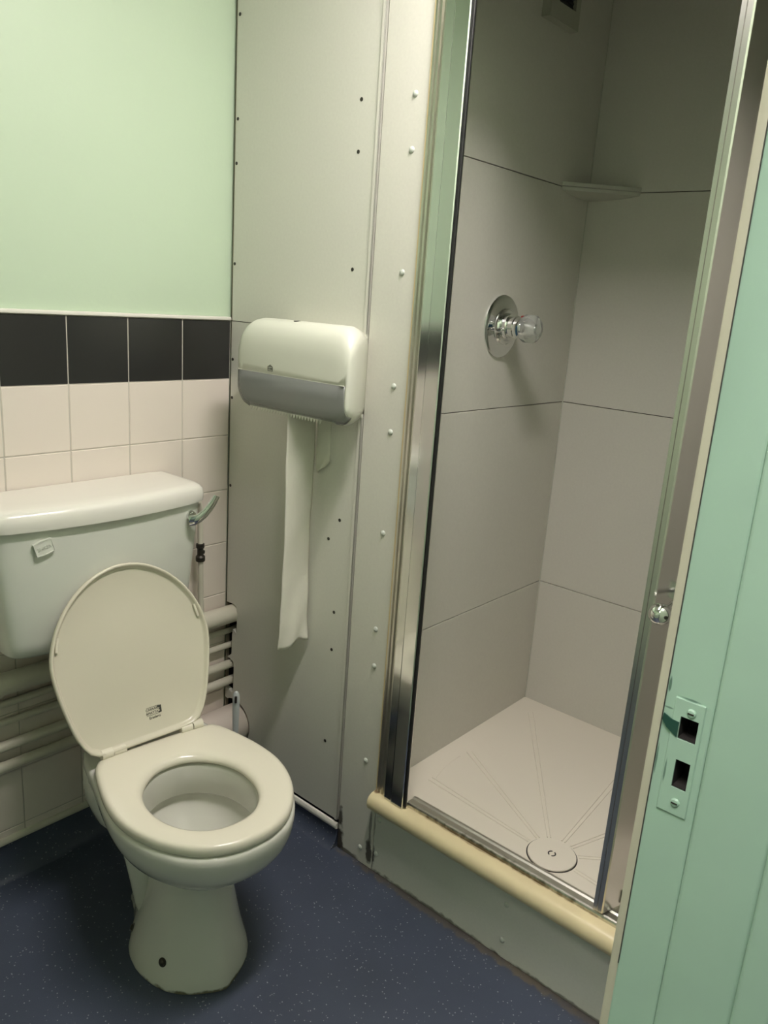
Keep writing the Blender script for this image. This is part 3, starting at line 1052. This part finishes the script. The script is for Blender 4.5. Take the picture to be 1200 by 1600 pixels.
# rear ledge and trap, all one piece of china
bm = B()
def sq(cu, cv, a, b2, z, e=3.0, n=40):
    out = []
    for j in range(n):
        t = 2 * PI * j / n
        c, s = math.cos(t), math.sin(t)
        out.append((cu + a * abs(c) ** (2 / e) * (1 if c >= 0 else -1), cv + b2 * abs(s) ** (2 / e) * (1 if s >= 0 else -1), z))
    return out
add_loft(bm, [sq(0, .035, .03, .03, .196), sq(0, .035, .085, .06, .204), sq(0, .035, .115, .075, .222), sq(0, .035, .135, .083, .25), sq(0, .035, .147, .086, .29), sq(0, .035, .151, .087, .33), sq(0, .035, .149, .087, .365), sq(0, .035, .144, .084, .379), sq(0, .035, .138, .08, .3835)])
finish('rear_ledge', bm, M['china'], pan, smooth=50)
bm = B()
add_tube(bm, [(-.062, -.02, .262), (-.072, -.050, .225), (-.077, -.066, .185), (-.076, -.074, .14), (-.071, -.080, .09), (-.064, -.086, .05), (-.058, -.09, .03)], [.050, .042, .033, .028, .027, .025, .02], 22)
finish('trap', bm, M['china'], pan, smooth=60)
bm = B()
add_tube(bm, [(0.0, .06, .21), (0.0, .15, .198), (.001, .20, .191), (.012, .24, .187), (.036, .2612, .186), (.0632, .2662, .186), (.0929, .2701, .186)], [.050, .050, .051, .052, .053, .053, .053], 24)
finish('pan_connector', bm, M['soil'], to)
bm = B()
r_ = rg(hole, .212, .47, c=(0, -.205))
bm.faces.new([bm.verts.new(p) for p in r_])
finish('water', bm, M['water'], to, smooth=0, recalc=False)
# fixing bolts in the foot, each set on the china where a level line from outside meets it
from mathutils.bvhtree import BVHTree
tree = BVHTree.FromPolygons([v.co for v in pan.data.vertices], [tuple(p.vertices) for p in pan.data.polygons])
for org, tgt in (((-.6, -.10, .05), (-.03, -.088, .033)), ((-.6, -.52, .12), (-.03, -.185, .042))):
    d = (Vector(tgt) - Vector(org)).normalized()
    hit_, nrm, _, _ = tree.ray_cast(Vector(org), d)
    bm = B()
    add_lathe(bm, [(-.004, .0095), (.0008, .0095), (.0014, .0066), (.0035, .0062), (.0055, .004), (.006, .0004)], hit_, nrm, 14)
    finish('fixing_bolt', bm, M['brass'], pan)

# seat ring
out_half = [(-.400, 0), (-.398, .038), (-.380, .085), (-.350, .121), (-.300, .157), (-.24, .179), (-.185, .186), (-.12, .180), (-.06, .166), (-.02, .155), (.008, .142), (.016, .120), (.016, 0)]
souter = polar(chaikin(sym(out_half), 2), VCEN, NN)
hs = polar(hole, VCEN, NN)
bm = B()
rings = []
for t, z in ((.05, .3895), (.01, .392), (0.0, .397), (0.0, .403), (.025, .4085), (.07, .4115), (.15, .4128), (.5, .4130), (.80, .4118), (.92, .4085), (.985, .402), (1.0, .396), (.97, .391), (.9, .3892)):
    rings.append([(p[0] * (1 - t) + q[0] * t, p[1] * (1 - t) + q[1] * t, z) for p, q in zip(souter, hs)])
add_loft(bm, rings, loop=True)
seat = finish('seat', bm, M['seat'], to, smooth=60)
# hinge knuckles
for s in (-1, 1):
    bm = B()
    add_tube(bm, [(s * .066 - .008, .012, .4165), (s * .094 - .008, .012, .4165)], .0105, 18)
    finish('hinge_knuckle', bm, M['seat'], seat)
# lid, leaning back on the cistern
LEAN = R(15)
half = [(0.0, 0), (0.0, .098), (.003, .118), (.018, .138), (.06, .157), (.12, .172), (.18, .183), (.225, .1845), (.27, .172), (.315, .149), (.355, .115), (.385, .073), (.400, .030), (.402, 0)]
lo_ = polar(chaikin(sym(half), 2), (0, .2), NN)
LM = Matrix.Translation((-.022, .012, .4175)) @ Matrix.Rotation(R(-1.0), 4, 'Y') @ Matrix.Rotation(R(1.5), 4, 'Z') @ Matrix.Rotation(-LEAN, 4, 'X')
def lr(s, d):
    # local: x = u, z = height along the lid, y = towards the wall
    return [LM @ Vector((p[0] * s, d, (p[1] - .2) * s + .2)) for p in lo_]
bm = B()
add_loft(bm, [lr(.60, .0115), lr(.93, .0105), lr(.975, .008), lr(.995, .003), lr(1.0, -.003), lr(.997, -.008), lr(.985, -.0095), lr(.970, -.0085), lr(.958, -.0045), lr(.945, .000), lr(.93, .0014), lr(.5, .0014)])
lid = finish('lid', bm, M['lid'], to, smooth=60)
# buffers and hinge lugs on the lid
for s in (-1, 1):
    bm = B()
    add_tube(bm, [LM @ Vector((s * .1580, -.0025, .275)), LM @ Vector((s * .1650, -.0025, .245))], .0032, 10)
    finish('buffer', bm, M['seat'], lid)
    bm = B()
    add_tube(bm, [(s * .0955 - .008, .012, .4175), (s * .120 - .008, .012, .4175)], .0118, 18)
    finish('hinge_lug', bm, M['seat'], lid)
# printed maker's mark on the lid
def on_lid(u, h, rot=0.0):
    return LM @ Matrix.Translation((u, .0010, h)) @ Matrix.Rotation(R(90), 4, 'X') @ Matrix.Rotation(rot, 4, 'Z')
MU, MH = .026, .060
text_mesh('CARRARA', .0075, .0002, M['ink'], 'printed_mark', lid, on_lid(MU - .003, MH + .0045))
text_mesh('&MATTA', .0075, .0002, M['ink'], 'printed_mark', lid, on_lid(MU - .005, MH - .0035))
text_mesh('Eradero', .0085, .0002, M['ink'], 'printed_mark', lid, on_lid(MU, MH - .0145))
bm = B()
add_prism(bm, [(.010, -.0075), (.0175, -.0075), (.0175, .009), (.008, .009), (.008, .0055), (.0135, .0045), (.013, .0015), (.0095, .0005), (.0135, -.002), (.0135, -.004), (.010, -.0045)], 0, .0004, 2)
bmesh.ops.transform(bm, matrix=on_lid(MU, MH), verts=bm.verts[:])
finish('printed_emblem', bm, M['ink'], lid, smooth=0)
bm = B()
for y in (-.0082, .0098):
    add_box(bm, (-.0185, y - .0003, 0), (.012, y + .0003, .0003))
bmesh.ops.transform(bm, matrix=on_lid(MU, MH), verts=bm.verts[:])
finish('printed_frame', bm, M['ink'], lid, smooth=0)

# toilet brush behind the pan
tb = thing('toilet_brush', 'grey-white toilet brush handle standing behind the toilet, before the soil pipe', 'brush', (-.10, -.185, 0))
BX, BY = -.098, -.187
bm = B()
rings = []
for z, a, b2 in ((.05, .006, .006), (.19, .0062, .006), (.24, .0075, .006), (.30, .0092, .006), (.345, .0098, .0062), (.358, .0085, .006), (.365, .0055, .005), (.368, .001, .001)):
    rings.append([Vector((0, 0, z)) + Vector((math.cos(2 * PI * j / 16) * a * .72 + math.sin(2 * PI * j / 16) * b2 * .69, math.cos(2 * PI * j / 16) * -a * .69 + math.sin(2 * PI * j / 16) * b2 * .72, 0)) for j in range(16)])
add_loft(bm, rings)
finish('handle', bm, M['brush'], tb, smooth=60)
bm = B()
add_tube(bm, [(-.0040, -.0042, .337), (-.0040, -.0042, .355)], .0032, 10)
bmesh.ops.translate(bm, verts=bm.verts[:], vec=(-.0012, -.0012, 0))
finish('hanging_hole', bm, M['screw'], tb)
bm = B()
add_lathe(bm, [(.02, .01), (.022, .03), (.085, .03), (.09, .012)], (0, 0, 0), (0, 0, 1), 24)
finish('bristle_head', bm, M['brush'], tb)
bm = B()
add_lathe(bm, [(0.0, .046), (.004, .048), (.10, .042), (.12, .038), (.12, .0355), (.02, .036), (.012, .0355), (.012, .0004)], (-.10, -.185, .0005), (0, 0, 1), 28)
tag(finish('brush_holder', bm, M['brush']), 'round grey-white brush pot on the floor behind the toilet', 'brush holder')

# ================================================================== TOILET PAPER DISPENSER
dp = thing('paper_dispenser', 'white twin toilet paper dispenser with smoked grey window on the panel', 'dispenser', (0, -.35, 1.14))
def pchild(o, p=None):
    o.parent = p or dp
    if p is None:
        o.matrix_parent_inverse = Matrix.Translation(-dp.location)
    return o
def rr(y0, y1, z0, z1, rt_, rb, n=7):
    pts = []
    for cy, cz, r_, a0 in ((y1 - rt_, z1 - rt_, rt_, 0), (y0 + rt_, z1 - rt_, rt_, 90), (y0 + rb, z0 + rb, rb, 180), (y1 - rb, z0 + rb, rb, 270)):
        for i in range(n + 1):
            a = R(a0 + 90 * i / n)
            pts.append((cy + r_ * math.cos(a), cz + r_ * math.sin(a)))
    return pts
secs = [(-.0005, -.492, -.205, 1.135, 1.331, .03, .03), (-.010, -.493, -.203, 1.134, 1.333, .03, .03), (-.013, -.499, -.198, 1.131, 1.336, .034, .032),
        (-.040, -.512, -.186, 1.127, 1.342, .038, .034), (-.062, -.524, -.176, 1.127, 1.342, .042, .036), (-.078, -.531, -.170, 1.129, 1.338, .045, .038),
        (-.090, -.534, -.167, 1.132, 1.330, .046, .040), (-.099, -.534, -.167, 1.137, 1.318, .046, .042), (-.1045, -.531, -.170, 1.143, 1.303, .046, .042), (-.1075, -.524, -.177, 1.149, 1.286, .046, .04), (-.1095, -.510, -.192, 1.160, 1.268, .04, .035)]
SPLIT = 1.2195
def shell(keep):
    bm = B()
    add_loft(bm, [[(x, q[0], q[1]) for q in rr(y0, y1, z0, z1, a, b2)] for x, y0, y1, z0, z1, a, b2 in secs], cap0=False, cap1=True)
    bmesh.ops.recalc_face_normals(bm, faces=bm.faces[:])
    for co, no in (((0, 0, SPLIT), (0, 0, 1)), ((-.080, 0, 0), (1, 0, 0)), ((0, -.5275, 0), (0, 1, 0))):
        bmesh.ops.bisect_plane(bm, geom=bm.verts[:] + bm.edges[:] + bm.faces[:], plane_co=co, plane_no=no)
    dele = []
    for f in bm.faces:
        c = f.calc_center_median()
        lower = c.z < SPLIT and c.x < -.080 and c.y > -.5275
        bottom = c.z < 1.150 and f.normal.z < -.5 and -.485 < c.y < -.215
        if keep == 'cover' and (lower or bottom):
            dele.append(f)
        if keep == 'window' and (not lower or (bottom and f.normal.z < -.8)):
            dele.append(f)
    bmesh.ops.delete(bm, geom=dele, context='FACES')
    return bm
cov = pchild(finish('cover', shell('cover'), M['white_pl'], smooth=40))
md = cov.modifiers.new('thickness', 'SOLIDIFY')
md.thickness = .0025
win = pchild(finish('window', shell('window'), M['window'], smooth=40))
md = win.modifiers.new('thickness', 'SOLIDIFY')
md.thickness = .0015
bm = B()
add_box(bm, (-.1098, -.526, SPLIT - .0006), (-.1065, -.176, SPLIT + .0008))
pchild(finish('window_lip', bm, M['white_pl'], bevel=.0012, smooth=0))
bm = B()
add_box(bm, (-.005, -.488, 1.14), (-.0008, -.209, 1.325))
pchild(finish('back_plate', bm, M['white_pl'], smooth=0))
# serrated tear bar
bm = B()
nt_ = 26
pts = [(-.455, 1.141)]
for i in range(nt_):
    y = -.455 + (.245) * (i + .5) / nt_
    pts += [(-.455 + .245 * i / nt_, 1.1365), (y, 1.1275), (-.455 + .245 * (i + 1) / nt_, 1.1365)]
pts += [(-.21, 1.141)]
clean = [pts[0]]
for q in pts[1:]:
    if abs(q[0] - clean[-1][0]) + abs(q[1] - clean[-1][1]) > 1e-6:
        clean.append(q)
add_prism(bm, clean, -.0985, -.0970, 0)
pchild(finish('tear_bar', bm, M['white_pl'], smooth=0))
# key slot on the top
bm = B()
add_lathe(bm, [(-.002, .008), (.0006, .008), (.0008, .0005)], (-.062, -.325, 1.3418), (-.05, 0, 1), 16)
pchild(finish('key_slot', bm, M['screw']))
# maker's emblem on the front
bm = B()
ex_ = -.1098
ey, ez = -.292, 1.232
add_box(bm, (ex_ - .0004, ey - .0085, ez + .0042), (ex_, ey + .0085, ez + .0054))
add_box(bm, (ex_ - .0004, ey - .0085, ez - .0058), (ex_, ey + .0085, ez - .0046))
add_box(bm, (ex_ - .0004, ey - .0085, ez - .0058), (ex_, ey - .0072, ez + .0054))
add_box(bm, (ex_ - .0004, ey + .0072, ez - .0058), (ex_, ey + .0085, ez + .0054))
add_prism(bm, [(ey + .006, ez + .0054), (ey, ez + .0092), (ey - .006, ez + .0054), (ey - .004, ez + .0054), (ey, ez + .0078), (ey + .004, ez + .0054)], ex_ - .0004, ex_, 0)
pchild(finish('emblem', bm, M['ink'], smooth=0))
o = text_mesh('TORK', .0062, .0002, M['ink'], 'emblem_lettering', dp, Matrix.Translation((ex_ - .0002, ey, ez - .0004)) @ Matrix.Rotation(R(-90), 4, 'Z') @ Matrix.Rotation(R(90), 4, 'X'))
pchild(o)

# two rolls inside, with hanging tails
def roll(yc, zc, rad, label):
    bm = B()
    add_lathe(bm, [(.0, .022), (.0, rad - .001), (.001, rad), (.088, rad), (.089, rad - .001), (.089, .022), (.0, .022)], (-.0990, yc, zc), (1, 0, 0), 40)
    o = thing('toilet_roll', label, 'toilet roll', (-.05, yc, zc - rad), 0, 'rolls inside the dispenser')
    q = finish('roll', bm, M['paper'])
    q.parent = o
    q.matrix_parent_inverse = Matrix.Translation(-o.location)
    return o
ra = roll(-.268, 1.205, .048, 'white toilet roll seen through left half of the smoked window')
rb = roll(-.422, 1.2075, .058, 'white toilet roll with a long tail hanging below the dispenser')

def tail(parent, p0, dirv, top, bottom, width, tear, amp, name='paper_tail'):
    nx, nz = 14, 70
    d = Vector(dirv).normalized()
    nrm = Vector((-d.y, d.x, 0))
    bm = B()
    g = []
    rnd = random.Random(5)
    for j in range(nz + 1):
        row = []
        tz = j / nz
        for i in range(nx + 1):
            t = i / nx
            zb = bottom + tear(t)
            z = top + (zb - top) * tz
            low = max(0, (tz - .88) / .12)
            off = amp * (math.sin(tz * 9 + t * 3) * .4 + math.sin(tz * 31 + t * 5) * .12) + low * .004 * math.sin(t * 4 + 1)
            off += .004 * (t - .5) ** 2 * 4
            if low > 0:
                off += .005 * low * math.sin(9 * t + 14 * tz)
            shift = 0.0
            row.append(bm.verts.new(Vector(p0) + d * (t * width + shift) + nrm * off + Vector((0, 0, z))))
        g.append(row)
    for j in range(nz):
        for i in range(nx):
            bm.faces.new((g[j][i], g[j][i + 1], g[j + 1][i + 1], g[j + 1][i]))
    o = finish(name, bm, M['paper'], smooth=80)
    md = o.modifiers.new('thickness', 'SOLIDIFY')
    md.thickness = .0004
    o.parent = parent
    o.matrix_parent_inverse = Matrix.Translation(-parent.location)
    return o
tail(rb, (-.0955, -.3475, 0), (.995, -.03, 0), 1.165, .545, .086, lambda t: .006 * math.sin(t * 7 + 3.6) + .014 * t - .004, .006)
tail(ra, (-.012, -.3525, 0), (.2, -.98, 0), 1.120, .985, .040, lambda t: .03 * t, .003)

# ================================================================== CEILING LIGHTS
def batten(label, pos, length, hw, m):
    bt = thing('batten_light', label, 'ceiling light', pos)
    h = length / 2
    px_, py_ = pos[0], pos[1]
    z1, z0 = CEIL - .0005, CEIL - .075
    bm = B()
    add_box(bm, (px_ - h - .012, py_ - hw - .012, z0), (px_ + h + .012, py_ - hw, z1))
    add_box(bm, (px_ - h - .012, py_ + hw, z0), (px_ + h + .012, py_ + hw + .012, z1))
    add_box(bm, (px_ - h - .012, py_ - hw, z0), (px_ - h, py_ + hw, z1))
    add_box(bm, (px_ + h, py_ - hw, z0), (px_ + h + .012, py_ + hw, z1))
    o = finish('casing', bm, M['white_pl'], smooth=0)
    o.parent = bt
    o.matrix_parent_inverse = Matrix.Translation(-bt.location)
    bm = B()
    add_box(bm, (px_ - h + .0005, py_ - hw + .0005, z0 - .004), (px_ + h - .0005, py_ + hw - .0005, z0 + .012))
    o = finish('diffuser', bm, m, smooth=0)
    o.parent = bt
    o.matrix_parent_inverse = Matrix.Translation(-bt.location)
batten('white batten light on the toilet room ceiling, above the view', LAMP_POS, LAMP_LEN, .058, M['lamp'])
batten('white batten light on the corridor ceiling, outside the doorway', HALL_POS, HALL_LEN, .045, M['lamp_hall'])
